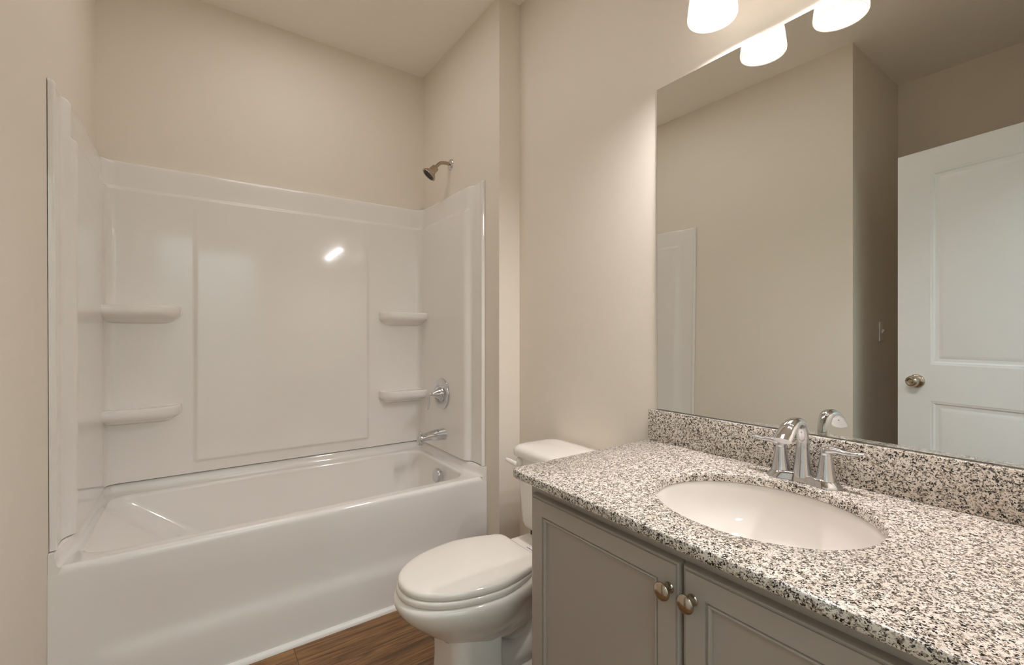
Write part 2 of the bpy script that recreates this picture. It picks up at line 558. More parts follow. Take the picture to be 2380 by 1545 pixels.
def basin_ring(t, z, grow=0.0):
    """t = 0 at the rim .. 1 at the bottom"""
    x0 = -0.288 + 0.50 * t - grow
    x1 = 1.118 - 0.085 * t + grow
    y0 = 1.962 + 0.055 * t - grow
    y1 = 2.572 - 0.065 * t + grow
    return rrect(x0, x1, y0, y1, 0.085 + 0.03 * t + grow * 0.6, z, rfr=0.10 + grow * 0.6)

rings = [rrect(TUB_X0 + 0.012, TUB_X1 - 0.012, 1.915, TUB_Y1 - 0.012, 0.02, DECK)]
rings += [basin_ring(0, DECK, 0.012), basin_ring(0, DECK - 0.0015, 0.006), basin_ring(0.0, DECK - 0.006, 0.0), basin_ring(0.012, DECK - 0.016), basin_ring(0.03, DECK - 0.03)]
depth = DECK - 0.105
for k in range(1, 13):
    t = k / 12
    rings.append(basin_ring(0.03 + 0.80 * t, DECK - 0.03 - (depth - 0.055) * t))
rings += [basin_ring(0.87, 0.118), basin_ring(0.93, 0.109), basin_ring(1.0, 0.105)]
geo = loft(rings, cap0=False, cap1=True)
bm = to_bm(geo)
# raised lip along the three walls
def u_path(o, rc):
    """inner U line at distance o from the alcove walls: from left front to right front"""
    y0 = 1.8985
    thin = lambda y: o * (1 - 0.5 * (1 - sstep(1.90, 2.07, y)))
    x0b = XL_B + o
    x1, y1 = XA - o, YB - o
    ys = [y0 + 0.02 * k for k in range(10)] + [2.1 + (y1 - rc - 2.1) * k / 5 for k in range(5)]
    pts = [(xl(y) + thin(y), y) for y in ys]
    for k in range(0, 11):
        a = pi - (pi / 2) * k / 10
        pts.append((x0b + rc + rc * cos(a), y1 - rc + rc * sin(a)))
    for k in range(1, 8):
        pts.append((x0b + rc + (x1 - x0b - 2 * rc) * k / 8, y1))
    for k in range(0, 11):
        a = pi / 2 - (pi / 2) * k / 10
        pts.append((x1 - rc + rc * cos(a), y1 - rc + rc * sin(a)))
    for y in reversed(ys):
        pts.append((XA - thin(y), y))
    return pts
lip = [(0.001, 0.40, 0.05), (0.001, SEAM - 0.004, 0.05), (0.003, SEAM, 0.05), (0.026, SEAM, 0.045), (0.031, SEAM - 0.004, 0.042), (0.034, 0.510, 0.040), (0.0365, 0.498, 0.04),
       (0.042, 0.489, 0.038), (0.050, 0.4855, 0.034), (0.060, 0.4848, 0.03)]
lr = [[Vector((x, y, z)) for x, y in u_path(o, rc)] for o, z, rc in lip]
lg = loft(lr, False, False, closed=False)
np_ = len(lr[0])
lg[1].append(tuple(i * np_ for i in range(len(lr))))
lg[1].append(tuple(i * np_ + np_ - 1 for i in range(len(lr))))
merge(bm, to_bm(lg))
# front rim and apron
def apron_y(x, z):
    e = sstep(TUB_X0 + 0.05, TUB_X0 + 0.20, x) * (1 - sstep(TUB_X1 - 0.12, TUB_X1 - 0.03, x))
    inw = 0.012 * (1 - sstep(0.24, 0.44, z)) * sstep(0.155, 0.215, z)
    return TUB_Y0 + 0.003 * sstep(0.2, 0.45, z) + inw * e - 0.002 * (1 - sstep(0.1, 0.18, z))
prof = [(1.925, DECK), (1.915, DECK - 0.0006), (1.9075, DECK - 0.003), (1.902, DECK - 0.008), (1.899, DECK - 0.015), (1.898, DECK - 0.024)]
xs = [TUB_X0] + [TUB_X0 + (TUB_X1 - TUB_X0) * k / 90 for k in range(1, 90)] + [TUB_X1]
zs = [0.45, 0.43] + [0.42 - 0.015 * k for k in range(0, 28)] + [0.0]
zs = [z for z in zs if z >= 0]
rows = [[Vector((x, y, z)) for x in xs] for y, z in prof]
rows += [[Vector((x, apron_y(x, z), z)) for x in xs] for z in zs]
merge(bm, to_bm(loft(rows, False, False, closed=False)))
build('tub_shell', bm, M_ACRYL, tub, sharp=50)
M = axis_matrix((1.0925, 2.215, 0.425), (-1, 0, 0.12))
build('overflow_plate', lathe_bm([(0, -0.004), (0.026, -0.004), (0.026, 0.006), (0.036, 0.008), (0.038, 0.012), (0.037, 0.022), (0.034, 0.026), (0.02, 0.028), (0, 0.0285)], M), M_CHROME, tub)
build('tub_drain', lathe_bm([(0, 0), (0.036, 0), (0.036, 0.003), (0.03, 0.004), (0.02, 0.002), (0, 0.002)], Matrix.Translation((0.93, 2.26, 0.105))), M_CHROME, tub)

# white quarter round along the foot of the tub
q = []
for x in (TUB_X0 - 0.004, XA - 0.001):
    q.append([Vector((x, 1.8935, 0))] + [Vector((x, 1.8935 - 0.017 * cos(a), 0.018 * sin(a))) for a in [pi / 2 * k / 6 for k in range(7)]])
struct('trim_2', to_bm(loft(q)), M_TRIM)

# ------------------------------------------------------------------ moulded tub surround
sur = thing('tub_surround', (0.42, 2.6, SEAM), 'white glossy moulded shower wall with corner shelves rising above the bathtub', 'shower surround')
S_TOP, S_BOT, BAND = 1.943, SEAM + 0.003, 1.824

def sur_profile():
    """list of (base point on wall, inward normal, kind, coordinate)"""
    P = []
    y0 = 1.913
    yk = [0, 0.002, 0.005, 0.010, 0.016] + [0.03, 0.05, 0.07, 0.078, 0.084, 0.09, 0.096, 0.102, 0.108, 0.114, 0.12, 0.126, 0.132, 0.138, 0.145, 0.16]
    rc = 0.062
    n = 26
    left_y = [y0 + k for k in yk] + [y0 + 0.16 + (YB - 0.012 - rc - y0 - 0.16) * k / n for k in range(1, n + 1)]
    for y in left_y:
        P.append(('L', Vector((xl(y), y)), Vector((1, 0)), y))
    cx, cy = XL_B + rc + 0.012, YB - 0.012 - rc
    for k in range(1, 14):
        a = pi - pi / 2 * k / 14
        P.append(('C', Vector((cx + (rc + 0.012) * cos(a), cy + (rc + 0.012) * sin(a))), Vector((-cos(a), -sin(a))), 0))
    xk = []
    x = XL_B + rc + 0.012
    for c in ((0.022), (0.83)):
        xk += [c + d for d in (-0.03, -0.024, -0.019, -0.015, -0.012, -0.009, -0.006, -0.003, 0, 0.003, 0.006, 0.009, 0.012, 0.015, 0.019, 0.024, 0.03)]
    x1 = XA - rc - 0.012
    xk += [x + (x1 - x) * k / 46 for k in range(47)]
    for xx in sorted(set(round(v, 5) for v in xk)):
        P.append(('B', Vector((xx, YB)), Vector((0, -1)), xx))
    cx = XA - rc - 0.012
    for k in range(1, 14):
        a = pi / 2 - pi / 2 * k / 14
        P.append(('C', Vector((cx + (rc + 0.012) * cos(a), cy + (rc + 0.012) * sin(a))), Vector((-cos(a), -sin(a))), 0))
    for y in reversed(left_y):
        P.append(('R', Vector((XA, y)), Vector((-1, 0)), y))
    return P

def sur_off(kind, c, z):
    below = 1 - sstep(BAND - 0.010, BAND + 0.006, z)
    if kind in 'LR':
        base = 0.011 + 0.016 * sstep(2.000, 2.045, c) + 0.013 * sstep(2.02, 2.06, c) * below
        nose = 0.007 * (1 - sstep(1.921, 1.931, c)) * sstep(1.9125, 1.916, c) - 0.011 * (1 - sstep(1.912, 1.917, c))
        return base + nose
    o = 0.027 + 0.013 * below if kind == 'C' else 0.027 + 0.013 * below
    if kind == 'B':
        inx = sstep(0.009, 0.033, c) * (1 - sstep(0.819, 0.843, c))
        inz = sstep(0.578, 0.596, z) * (1 - min(1.0, max(0.0, (z - 1.2) / 0.62)))
        o += 0.013 * inx * inz
    return o

zl = [S_BOT, S_BOT + 0.003] + [S_BOT + 0.02, 0.565] + [0.572 + 0.0035 * k for k in range(9)] + [0.62 + 0.06 * k for k in range(19)]
zl += [1.735, 1.75, 1.77, 1.79] + [1.806 + 0.0025 * k for k in range(12)] + [1.845, 1.86, 1.885, 1.91, 1.93]
zl = sorted(set(zl))
SP = sur_profile()
rows = []
for z in zl:
    r = []
    for kind, b, nrm2, c in SP:
        o = sur_off(kind, c, z)
        if kind == 'C': o -= 0.0
        q2 = b + nrm2 * (o if kind != 'C' else o)
        lean = -0.024 * (z - SEAM) / 1.41 * (1 - sstep(1.93, 2.1, b.y)) if kind == 'L' else 0.0
        r.append(Vector((q2.x, q2.y + lean, z)))
    rows.append(r)
for dz, f in ((0.005, -0.001), (0.009, -0.003), (0.012, -0.007), (0.013, -0.012), (0.013, -0.03)):
    r = []
    for kind, b, nrm2, c in SP:
        o = max(0.001, sur_off(kind, c, 1.93) + f)
        q2 = b + nrm2 * o
        lean = -0.024 * (1 - sstep(1.93, 2.1, b.y)) if kind == 'L' else 0.0
        r.append(Vector((q2.x, q2.y + lean, 1.93 + dz)))
    rows.append(r)
build('wall_panel', to_bm(loft(rows, False, False, closed=False)), M_ACRYL, sur, sharp=85)

def shelf(x_wall, x_free, zc, mid_dish=True):
    """moulded corner shelf on the back panel between the side panel and a rounded free end"""
    yb, yf = YB - 0.030, 2.497
    sgn = 1 if x_free > x_wall else -1
    rx, ry = 0.085, yb - yf
    def outline(fr, shrink=0.0):
        d = ry * fr
        rxx = rx * (0.5 + 0.5 * fr)
        pts = [Vector((x_wall, yb)), Vector((x_wall, yb - d + shrink))]
        xc = x_free - sgn * rxx - sgn * (1 - fr) * 0.05
        for k in range(0, 13):
            a = pi / 2 * k / 12
            pts.append(Vector((xc + sgn * (rxx - shrink) * sin(a), yb - (d - shrink) * cos(a) ** 0.85 if cos(a) > 1e-6 else yb)))
        return pts
    lv = [(-0.062, 0.05, 0), (-0.050, 0.30, 0), (-0.036, 0.66, 0), (-0.027, 0.88, 0), (-0.021, 0.965, 0), (-0.014, 0.995, 0), (-0.006, 1.0, 0), (0.004, 1.0, 0),
          (0.011, 0.99, 0), (0.0155, 0.965, 0), (0.0175, 0.93, 0), (0.0165, 0.89, 0), (0.0135, 0.84, 0), (0.0125, 0.4, 0)]
    rg = [[Vector((p.x, p.y, zc + z)) for p in outline(fr)] for z, fr, s in lv]
    return to_bm(loft(rg))
build('shelf', shelf(XL_B + 0.035, -0.030, 1.290), M_ACRYL, sur, sharp=55)
build('shelf', shelf(XL_B + 0.035, -0.030, 0.846), M_ACRYL, sur, sharp=55)
build('shelf', shelf(XA - 0.035, 0.895, 1.290), M_ACRYL, sur, sharp=55)
build('shelf', shelf(XA - 0.035, 0.895, 0.834), M_ACRYL, sur, sharp=55)

# ------------------------------------------------------------------ shower head
sh = thing('shower_fixture', (XA, 2.275, 2.128), 'satin chrome shower head on a bent arm above the tub surround', 'shower head')
build('wall_flange', lathe_bm([(0, -0.001), (0.031, -0.001), (0.031, 0.002), (0.028, 0.006), (0.018, 0.010), (0.012, 0.012), (0, 0.012)], axis_matrix((XA, 2.275, 2.128), (-1, 0, 0))), M_CHROME, sh)
build('shower_arm', sweep_bm([(XA - 0.002, 2.275, 2.128), (XA - 0.03, 2.275, 2.130), (XA - 0.062, 2.275, 2.124), (XA - 0.085, 2.275, 2.104), (XA - 0.098, 2.275, 2.085)], [(0.0095, 0.0095)] * 5, (0, 1, 0)), M_NICKEL, sh)
M = axis_matrix((XA - 0.093, 2.275, 2.093), (-0.62, 0.20, -0.76))
head = build('spray_head', lathe_bm([(0.010, -0.004), (0.013, -0.002), (0.0185, 0.000), (0.0200, 0.006), (0.0215, 0.030), (0.024, 0.034), (0.034, 0.044), (0.0395, 0.052), (0.042, 0.056), (0.042, 0.060), (0.039, 0.062), (0.034, 0.0605), (0, 0.0605)], M), M_NICKEL, sh)
bm = lathe_bm([(0, 0.0600), (0.033, 0.0600), (0.033, 0.0622), (0.024, 0.0626), (0.022, 0.061), (0.0, 0.0612)], M)
for r, nn in ((0.028, 16), (0.018, 11), (0.009, 6)):
    for k in range(nn):
        a = 2 * pi * k / nn
        merge(bm, lathe_bm([(0, 0.061), (0.0021, 0.061), (0.0015, 0.0642), (0, 0.0642)], M @ Matrix.Translation((r * cos(a), r * sin(a), 0)), n=8))
build('spray_face', bm, M_SPRAY, head)

# ------------------------------------------------------------------ shower valve
XP = XA - 0.040    # face of the end panel
vz, vy = 0.850, 2.300
va = thing('shower_valve', (XP, vy, vz), 'round chrome shower valve with a curved lever on the end wall panel', 'shower valve')
M = axis_matrix((XP, vy, vz), (-1, 0, 0))
build('escutcheon', lathe_bm([(0, 0.0004), (0.086, 0.0004), (0.087, 0.003), (0.085, 0.010), (0.080, 0.0125), (0.060, 0.0135), (0.045, 0.010), (0.036, 0.011), (0.034, 0.015), (0, 0.015)], M, n=64), M_CHROME, va)
hd = build('handle', lathe_bm([(0, 0.012), (0.033, 0.012), (0.033, 0.018), (0.030, 0.024), (0.024, 0.036), (0.017, 0.048), (0.0115, 0.058), (0.009, 0.064), (0.008, 0.072), (0.0, 0.074)], M), M_CHROME, va)
build('lever', sweep_bm([(XP - 0.060, vy, vz + 0.001), (XP - 0.072, vy, vz + 0.002), (XP - 0.080, vy, vz - 0.008), (XP - 0.081, vy, vz - 0.030), (XP - 0.080, vy, vz - 0.052), (XP - 0.085, vy, vz - 0.074), (XP - 0.089, vy, vz - 0.082)],
                        [(0.008, 0.006), (0.009, 0.006), (0.009, 0.005), (0.008, 0.004), (0.009, 0.0038), (0.009, 0.003), (0.004, 0.0015)], (0, 1, 0)), M_CHROME, hd)

# ------------------------------------------------------------------ tub spout
sy, sz = 2.280, 0.628
sp = thing('tub_spout', (XP, sy, sz), 'chrome tub spout with diverter pin below the shower valve', 'tub spout')
bm = sweep_bm([(XP - 0.0004, sy, sz), (XP - 0.05, sy, sz), (XP - 0.10, sy, sz - 0.003), (XP - 0.135, sy, sz - 0.008), (XP - 0.152, sy, sz - 0.014)],
              [(0.034, 0.032), (0.031, 0.029), (0.027, 0.022), (0.024, 0.017), (0.017, 0.012)], (0, 1, 0), n=32)
merge(bm, lathe_bm([(0, 0), (0.018, 0), (0.020, 0.004), (0.0185, 0.030), (0.016, 0.038), (0, 0.038)], Matrix.Translation((XP - 0.140, sy, sz - 0.040))))
build('spout_body', bm, M_CHROME, sp)
build('diverter_pin', lathe_bm([(0, -0.006), (0.004, -0.006), (0.004, 0.012), (0.008, 0.013), (0.0085, 0.017), (0.007, 0.020), (0, 0.020)], Matrix.Translation((XP - 0.139, sy, sz + 0.006))), M_CHROME, sp)

# ------------------------------------------------------------------ toilet
TY = 1.322
toi = thing('toilet', (0.95, TY, 0), 'white two piece toilet with closed lid between bathtub and vanity', 'toilet')

def egg(front, back, hw, wide, bw, z, n=56, yc=TY, rc=0.03):
    """outline of bowl or seat: round nose toward -x, narrowed rear with soft corners"""
    pts = []
    half = []
    m = n // 2
    for k in range(m + 1):
        s = k / m
        if s < 0.62:
            a = (pi / 2) * (s / 0.62)
            x = wide - (wide - front) * cos(a)
            y = hw * sin(a) ** 0.92 if a > 0 else 0.0
        else:
            t = (s - 0.62) / 0.38
            if t < 0.72:
                tt = t / 0.72
                x = wide + (back - rc - wide) * tt
                y = hw - (hw - bw) * (0.35 * tt + 0.65 * tt * tt)
            else:
                a = (pi / 2) * (t - 0.72) / 0.28
                x = back - rc + rc * sin(a)
                y = bw * (0.55 + 0.45 * cos(a)) if t < 0.999 else bw * 0.55
                y = (bw - rc) + rc * cos(a)
        half.append((x, y))
    for x, y in half: pts.append(Vector((x, yc + y, z)))
    for x, y in reversed(half[1:] if half[0][1] == 0 else half): pts.append(Vector((x, yc - y, z)))
    return pts

def scaled(ring, f, z, c=None):
    c = c or Vector((0.76, TY, 0))
    return [Vector((c.x + (p.x - c.x) * f, c.y + (p.y - c.y) * f, z)) for p in ring]

# lid, seat
lidr = egg(0.522, 0.974, 0.171, 0.79, 0.134, 0.42, rc=0.042)
rg = [scaled(lidr, 0.975, 0.4055), scaled(lidr, 0.992, 0.4065), scaled(lidr, 1.0, 0.410), scaled(lidr, 1.0, 0.4165), scaled(lidr, 0.994, 0.4215), scaled(lidr, 0.980, 0.4250), scaled(lidr, 0.950, 0.4272),
      scaled(lidr, 0.85, 0.4300), scaled(lidr, 0.6, 0.4325), scaled(lidr, 0.3, 0.4335), scaled(lidr, 0.05, 0.434)]
build('lid', to_bm(loft(rg)), M_SEAT, toi, sharp=60)
setr = egg(0.517, 0.967, 0.174, 0.79, 0.132, 0.40, rc=0.042)
inner = egg(0.575, 0.86, 0.112, 0.76, 0.085, 0.40)
rg = [scaled(setr, 0.975, 0.3835), scaled(setr, 0.992, 0.3845), scaled(setr, 1.0, 0.388), scaled(setr, 1.0, 0.396), scaled(setr, 0.992, 0.4015), scaled(setr, 0.975, 0.4035), inner, scaled(inner, 1.0, 0.384)]
g = loft(rg, False, False)
n = len(setr)
g[1].extend([((len(rg) - 1) * n + j, (len(rg) - 1) * n + (j + 1) % n, (j + 1) % n, j) for j in range(n)])
build('seat', to_bm(g), M_SEAT, toi, sharp=60)
for dy in (-0.07, 0.07):
    build('hinge', lathe_bm([(0, -0.020), (0.011, -0.020), (0.012, -0.018), (0.012, 0.018), (0.011, 0.020), (0, 0.020)], axis_matrix((0.985, TY + dy, 0.396), (0, 1, 0)), n=20), M_SEAT, toi)
# bowl, pedestal, rear deck, trapway: one glazed casting
rim = egg(0.507, 1.02, 0.183, 0.79, 0.120, 0.37)
def er(front, back, hw, wide, bw, z): return egg(front, back, hw, wide, bw, z)
rg = [er(0.665, 1.00, 0.098, 0.80, 0.075, 0.20), er(0.645, 1.00, 0.108, 0.80, 0.08, 0.222), er(0.615, 1.00, 0.128, 0.80, 0.085, 0.245), er(0.585, 1.005, 0.146, 0.80, 0.09, 0.268), er(0.555, 1.01, 0.161, 0.80, 0.10, 0.295),
      er(0.530, 1.015, 0.173, 0.79, 0.108, 0.320), er(0.515, 1.02, 0.180, 0.79, 0.115, 0.342), er(0.508, 1.02, 0.183, 0.79, 0.12, 0.358), er(0.508, 1.02, 0.183, 0.79, 0.12, 0.368), er(0.512, 1.02, 0.181, 0.79, 0.12, 0.375),
      er(0.520, 1.015, 0.176, 0.79, 0.118, 0.380), er(0.535, 1.005, 0.165, 0.79, 0.11, 0.3825)]
bm = to_bm(loft(rg))
# rear deck that carries the tank
def dk(x0, x1, hw, z, r=0.03): return rrect(x0, x1, TY - hw, TY + hw, r, z, n=8)
merge(bm, to_bm(loft([dk(0.90, 1.27, 0.09, 0.30), dk(0.90, 1.285, 0.118, 0.35), dk(0.90, 1.288, 0.122, 0.385), dk(0.905, 1.285, 0.119, 0.392), dk(0.915, 1.278, 0.112, 0.3945)])))
# front pedestal column, with crisp rear edges
def pd(x0, x1, hw, z, r): return rrect(x0, x1, TY - hw, TY + hw, r, z, n=8)
def pf(x0, x1, hw, z, r): return rrect(x0, x1, TY - hw, TY + hw, r, z, n=8, rfr=0.007)
merge(bm, to_bm(loft([pf(0.655, 0.835, 0.112, 0.0, 0.05), pf(0.655, 0.835, 0.112, 0.012, 0.05), pf(0.660, 0.83, 0.107, 0.03, 0.05), pf(0.664, 0.826, 0.103, 0.12, 0.05), pf(0.662, 0.826, 0.102, 0.21, 0.05), pf(0.66, 0.826, 0.10, 0.26, 0.05)])))
# foot and trapway behind
merge(bm, to_bm(loft([pd(0.80, 1.20, 0.105, 0.0, 0.05), pd(0.80, 1.20, 0.105, 0.03, 0.05), pd(0.80, 1.19, 0.085, 0.05, 0.05), pd(0.80, 1.18, 0.05, 0.07, 0.04)])))
for sgn in (-1, 1):
    merge(bm, sweep_bm([(0.80, TY + sgn * 0.030, 0.15), (0.88, TY + sgn * 0.034, 0.095), (0.95, TY + sgn * 0.036, 0.085), (1.01, TY + sgn * 0.036, 0.13), (1.045, TY + sgn * 0.034, 0.215), (1.10, TY + sgn * 0.032, 0.245), (1.15, TY + sgn * 0.026, 0.19), (1.17, TY, 0.04)],
                        [(0.040, 0.042), (0.042, 0.044), (0.043, 0.045), (0.042, 0.044), (0.042, 0.044), (0.042, 0.044), (0.044, 0.046), (0.05, 0.05)], (0, 1, 0), n=24))
    merge(bm, sweep_bm([(0.80, TY + sgn * 0.052, 0.232), (0.87, TY + sgn * 0.058, 0.205), (0.94, TY + sgn * 0.064, 0.235), (1.00, TY + sgn * 0.070, 0.310)], [(0.026, 0.034), (0.024, 0.034), (0.020, 0.030), (0.016, 0.024)], (0, 1, 0), n=20))
merge(bm, to_bm(loft([pd(0.82, 1.17, 0.035, 0.03, 0.02), pd(0.82, 1.17, 0.035, 0.34, 0.02)])))
build('bowl', bm, M_PORC, toi, sharp=55)
for sgn in (-1, 1):
    build('bolt_cap', lathe_bm([(0, 0), (0.016, 0), (0.016, 0.004), (0.012, 0.013), (0.006, 0.017), (0, 0.018)], Matrix.Translation((1.0, TY + sgn * 0.088, 0.046)), n=20), M_SEAT, toi)
# tank
def tk(x0, x1, hw, z, r): return rrect(x0, x1, TY - hw - 0.003, TY + hw - 0.003, r, z, n=10)
rg = [tk(1.112, 1.272, 0.146, 0.404, 0.03), tk(1.101, 1.282, 0.160, 0.408, 0.035), tk(1.094, 1.287, 0.168, 0.418, 0.035), tk(1.091, 1.288, 0.173, 0.435, 0.035), tk(1.085, 1.290, 0.184, 0.55, 0.04), tk(1.080, 1.292, 0.197, 0.697, 0.04)]
build('tank', to_bm(loft(rg)), M_PORC, toi, sharp=55)
rg = [tk(1.076, 1.294, 0.198, 0.694, 0.045), tk(1.064, 1.297, 0.203, 0.696, 0.05), tk(1.062, 1.298, 0.205, 0.701, 0.05), tk(1.062, 1.298, 0.205, 0.716, 0.05), tk(1.066, 1.296, 0.202, 0.726, 0.05), tk(1.076, 1.290, 0.194, 0.733, 0.05),
      tk(1.095, 1.28, 0.178, 0.738, 0.05), tk(1.13, 1.25, 0.14, 0.742, 0.04), tk(1.17, 1.21, 0.05, 0.743, 0.015)]
build('tank_lid', to_bm(loft(rg)), M_PORC, toi, sharp=55)
fl = build('flush_lever', lathe_bm([(0, -0.004), (0.017, -0.004), (0.018, 0.002), (0.017, 0.010), (0.012, 0.015), (0, 0.017)], axis_matrix((1.0795, TY + 0.148, 0.672), (-1, 0, 0)), n=28), M_SEAT, toi)
build('lever_arm', sweep_bm([(1.066, TY + 0.145, 0.668), (1.054, TY + 0.150, 0.670), (1.044, TY + 0.165, 0.676), (1.034, TY + 0.182, 0.683)], [(0.009, 0.005), (0.010, 0.005), (0.010, 0.0042), (0.007, 0.003)], (0, 0, 1), n=16), M_SEAT, fl)
for sgn in (-1, 1):
    build('tank_bolt', lathe_bm([(0, 0), (0.015, 0), (0.015, 0.0145), (0, 0.0145)], Matrix.Translation((1.113, TY + sgn * 0.098, 0.3935)), n=18), M_DARK, toi)
# small printed mark on the deck behind the lid
bm = bmesh.new()
for k, (w, hh) in enumerate(((0.004, 0.006), (0.003, 0.004), (0.005, 0.005), (0.003, 0.006), (0.004, 0.004), (0.003, 0.005))):
    y = TY - 0.010 + 0.0062 * k
    box_bm((1.020 - hh / 2, y, 0.3943), (1.020 + hh / 2, y + w, 0.3949), bm=bm)
build('maker_mark', bm, M_INK, toi)

# ------------------------------------------------------------------ vanity cabinet
CY0, CY1 = 0.030, 0.988
cab = thing('vanity_cabinet', (1.04, 0.51, 0), 'grey painted two door vanity cabinet under the granite countertop', 'cabinet')
bm = box_bm((CABINET_FRONT, CY0, 0.105), (CABINET_FRONT + 0.019, CY1, 0.7995), 0.0015)
box_bm((CABINET_FRONT + 0.019, CY1 - 0.016, 0.0), (XR - 0.002, CY1, 0.7995), 0.001, bm=bm)
box_bm((CABINET_FRONT + 0.019, CY0, 0.0), (XR - 0.002, CY0 + 0.016, 0.7995), 0.001, bm=bm)
box_bm((CABINET_FRONT + 0.07, CY0 + 0.016, 0.0), (CABINET_FRONT + 0.085, CY1 - 0.016, 0.105), bm=bm)
box_bm((CABINET_FRONT + 0.019, CY0 + 0.016, 0.105), (XR - 0.002, CY1 - 0.016, 0.121), bm=bm)
build('cabinet_body', bm, M_CAB, cab)
XD = 0.745
def cab_door(y0, y1, knob_y):
    z0, z1 = 0.128, 0.7595
    bm = bmesh.new()
    st = 0.047
    lo = [(0.0006, -0.0042), (0.0030, -0.0045), (0.0042, -0.0012), (0.0062, -0.0004), (0.0085, -0.0012), (0.0105, -0.0040), (0.0112, -0.0085), (0.0135, -0.0088)]
    e = 0.0075
    for q in panel_face(y0 + e, y1 - e, z0 + e, z1 - e, [(y0 + st, y1 - st, z0 + st, z1 - st)], lo):
        bm.faces.new([bm.verts.new((XD - d, s, z)) for s, z, d in q])
    # stepped outer edge
    steps = [(e, 0.0), (e - 0.0004, 0.0034), (e - 0.0016, 0.0034), (0.0045, 0.0022), (0.0022, 0.0034), (0.0006, 0.0062), (0.0, 0.010), (0.0, CABINET_FRONT - XD)]
    rr = [[Vector((XD + d, y0 + i, z0 + i)), Vector((XD + d, y1 - i, z0 + i)), Vector((XD + d, y1 - i, z1 - i)), Vector((XD + d, y0 + i, z1 - i))] for i, d in steps]
    merge(bm, to_bm(loft(rr, False, True)))
    bmesh.ops.remove_doubles(bm, verts=bm.verts, dist=1e-5)
    d = build('door', bm, M_CAB, cab, sharp=25)
    M = axis_matrix((XD + 0.0003, knob_y, 0.705), (-1, 0, 0))
    build('knob', lathe_bm([(0, 0), (0.0105, 0.0), (0.0108, 0.002), (0.0095, 0.0035), (0.0088, 0.005), (0.0075, 0.008), (0.0065, 0.014), (0.0075, 0.018), (0.012, 0.0205), (0.0165, 0.0225), (0.0172, 0.0245), (0.0165, 0.0265),
                            (0.013, 0.0288), (0.007, 0.0304), (0, 0.031)], M, n=48), M_NICKEL, d)
cab_door(0.5135, 0.9655, 0.5345)
cab_door(0.0525, 0.5075, 0.4850)

# ------------------------------------------------------------------ countertop with an oval cut-out
SX, SY, SAX, SAY = 1.0, 0.497, 0.195, 0.218
CX0, CX1, CYA, CYB = 0.709, XR - 0.001, 0.002, 1.0115
top = thing('countertop', (1.0, 0.5, 0.80), 'speckled granite countertop with an oval sink cut out', 'countertop')
NN = 96
def ell(f, z, ax=SAX, ay=SAY): return [Vector((SX + (ax + f) * cos(2 * pi * k / NN), SY + (ay + f) * sin(2 * pi * k / NN), z)) for k in range(NN)]
def outer(ins, z):
    """counter outline sampled by angle, with a rounded front corner at the toilet end"""
    r = 0.022
    x0, x1, y0, y1 = CX0 + ins, CX1, CYA, CYB - ins
    pts = []
    for k in range(NN):
        a = 2 * pi * k / NN
        dx, dy = cos(a), sin(a)
        t = min((x1 - SX) / dx if dx > 1e-9 else 1e9, (x0 - SX) / dx if dx < -1e-9 else 1e9, (y1 - SY) / dy if dy > 1e-9 else 1e9, (y0 - SY) / dy if dy < -1e-9 else 1e9)
        pts.append(Vector((SX + dx * t, SY + dy * t, z)))
    # snap the nearest samples to the true corners
    for cx, cy in ((x1, y0), (x0, y0), (x1, y1)):
        i = min(range(NN), key=lambda i: (pts[i].x - cx) ** 2 + (pts[i].y - cy) ** 2)
        pts[i] = Vector((cx, cy, z))
    i = min(range(NN), key=lambda i: (pts[i].x - x0) ** 2 + (pts[i].y - y1) ** 2)
    for j, a in ((-2, 0.0), (-1, pi / 8), (0, pi / 4), (1, 3 * pi / 8), (2, pi / 2)):
        # from the long end edge round to the front edge
        pts[(i + j) % NN] = Vector((x0 + r - r * sin(a), y1 - r + r * cos(a), z))
    return pts
rg = [ell(0.0, 0.8015), ell(0.0, C_TOP - 0.003), ell(0.0008, C_TOP - 0.001), ell(0.003, C_TOP), outer(0.003, C_TOP), outer(0.0008, C_TOP - 0.001), outer(0.0, C_TOP - 0.003), outer(0.0, 0.803), outer(0.002, 0.8005), ell(0.02, 0.8005)]
g = loft(rg, False, False)
g[1].extend([(9 * NN + j, 9 * NN + (j + 1) % NN, (j + 1) % NN, j) for j in range(NN)])
build('slab', to_bm(g), M_GRAN, top, sharp=50)
spl = build('backsplash', box_bm((XR - 0.021, CYA, C_TOP + 0.0005), (XR - 0.001, CYB - 0.002, 0.9265), 0.0018), M_GRAN, None, loc=(XR - 0.011, 0.5, C_TOP))
tag(spl, 'speckled granite backsplash strip along the wall under the mirror', 'backsplash')

# ------------------------------------------------------------------ undermount sink
snk = thing('sink', (SX, SY, 0.70), 'white oval undermount sink set in the granite countertop', 'sink')
rg = [ell(0.028, 0.8002), ell(0.004, 0.8002), ell(0.002, 0.798)]
for k in range(1, 15):
    t = k / 14
    f = 1 - 0.80 * t ** 2.2
    z = 0.798 - 0.145 * sin(pi / 2 * t)
    rg.append([Vector((SX + 0.02 * t + SAX * f * cos(2 * pi * j / NN), SY + SAY * f * sin(2 * pi * j / NN), z)) for j in range(NN)])
body = to_bm(loft(rg, False, True))
build('basin', body, M_SINK, snk, sharp=70)
build('drain', lathe_bm([(0, 0), (0.028, 0), (0.028, 0.003), (0.022, 0.004), (0.018, 0.002), (0, 0.003)], Matrix.Translation((SX + 0.02, SY, 0.6525))), M_CHROME, snk)

# ------------------------------------------------------------------ faucet
FX, FY = 1.243, 0.506
fa = thing('faucet', (FX, FY, C_TOP), 'chrome two handle faucet with arched spout behind the oval sink', 'faucet')
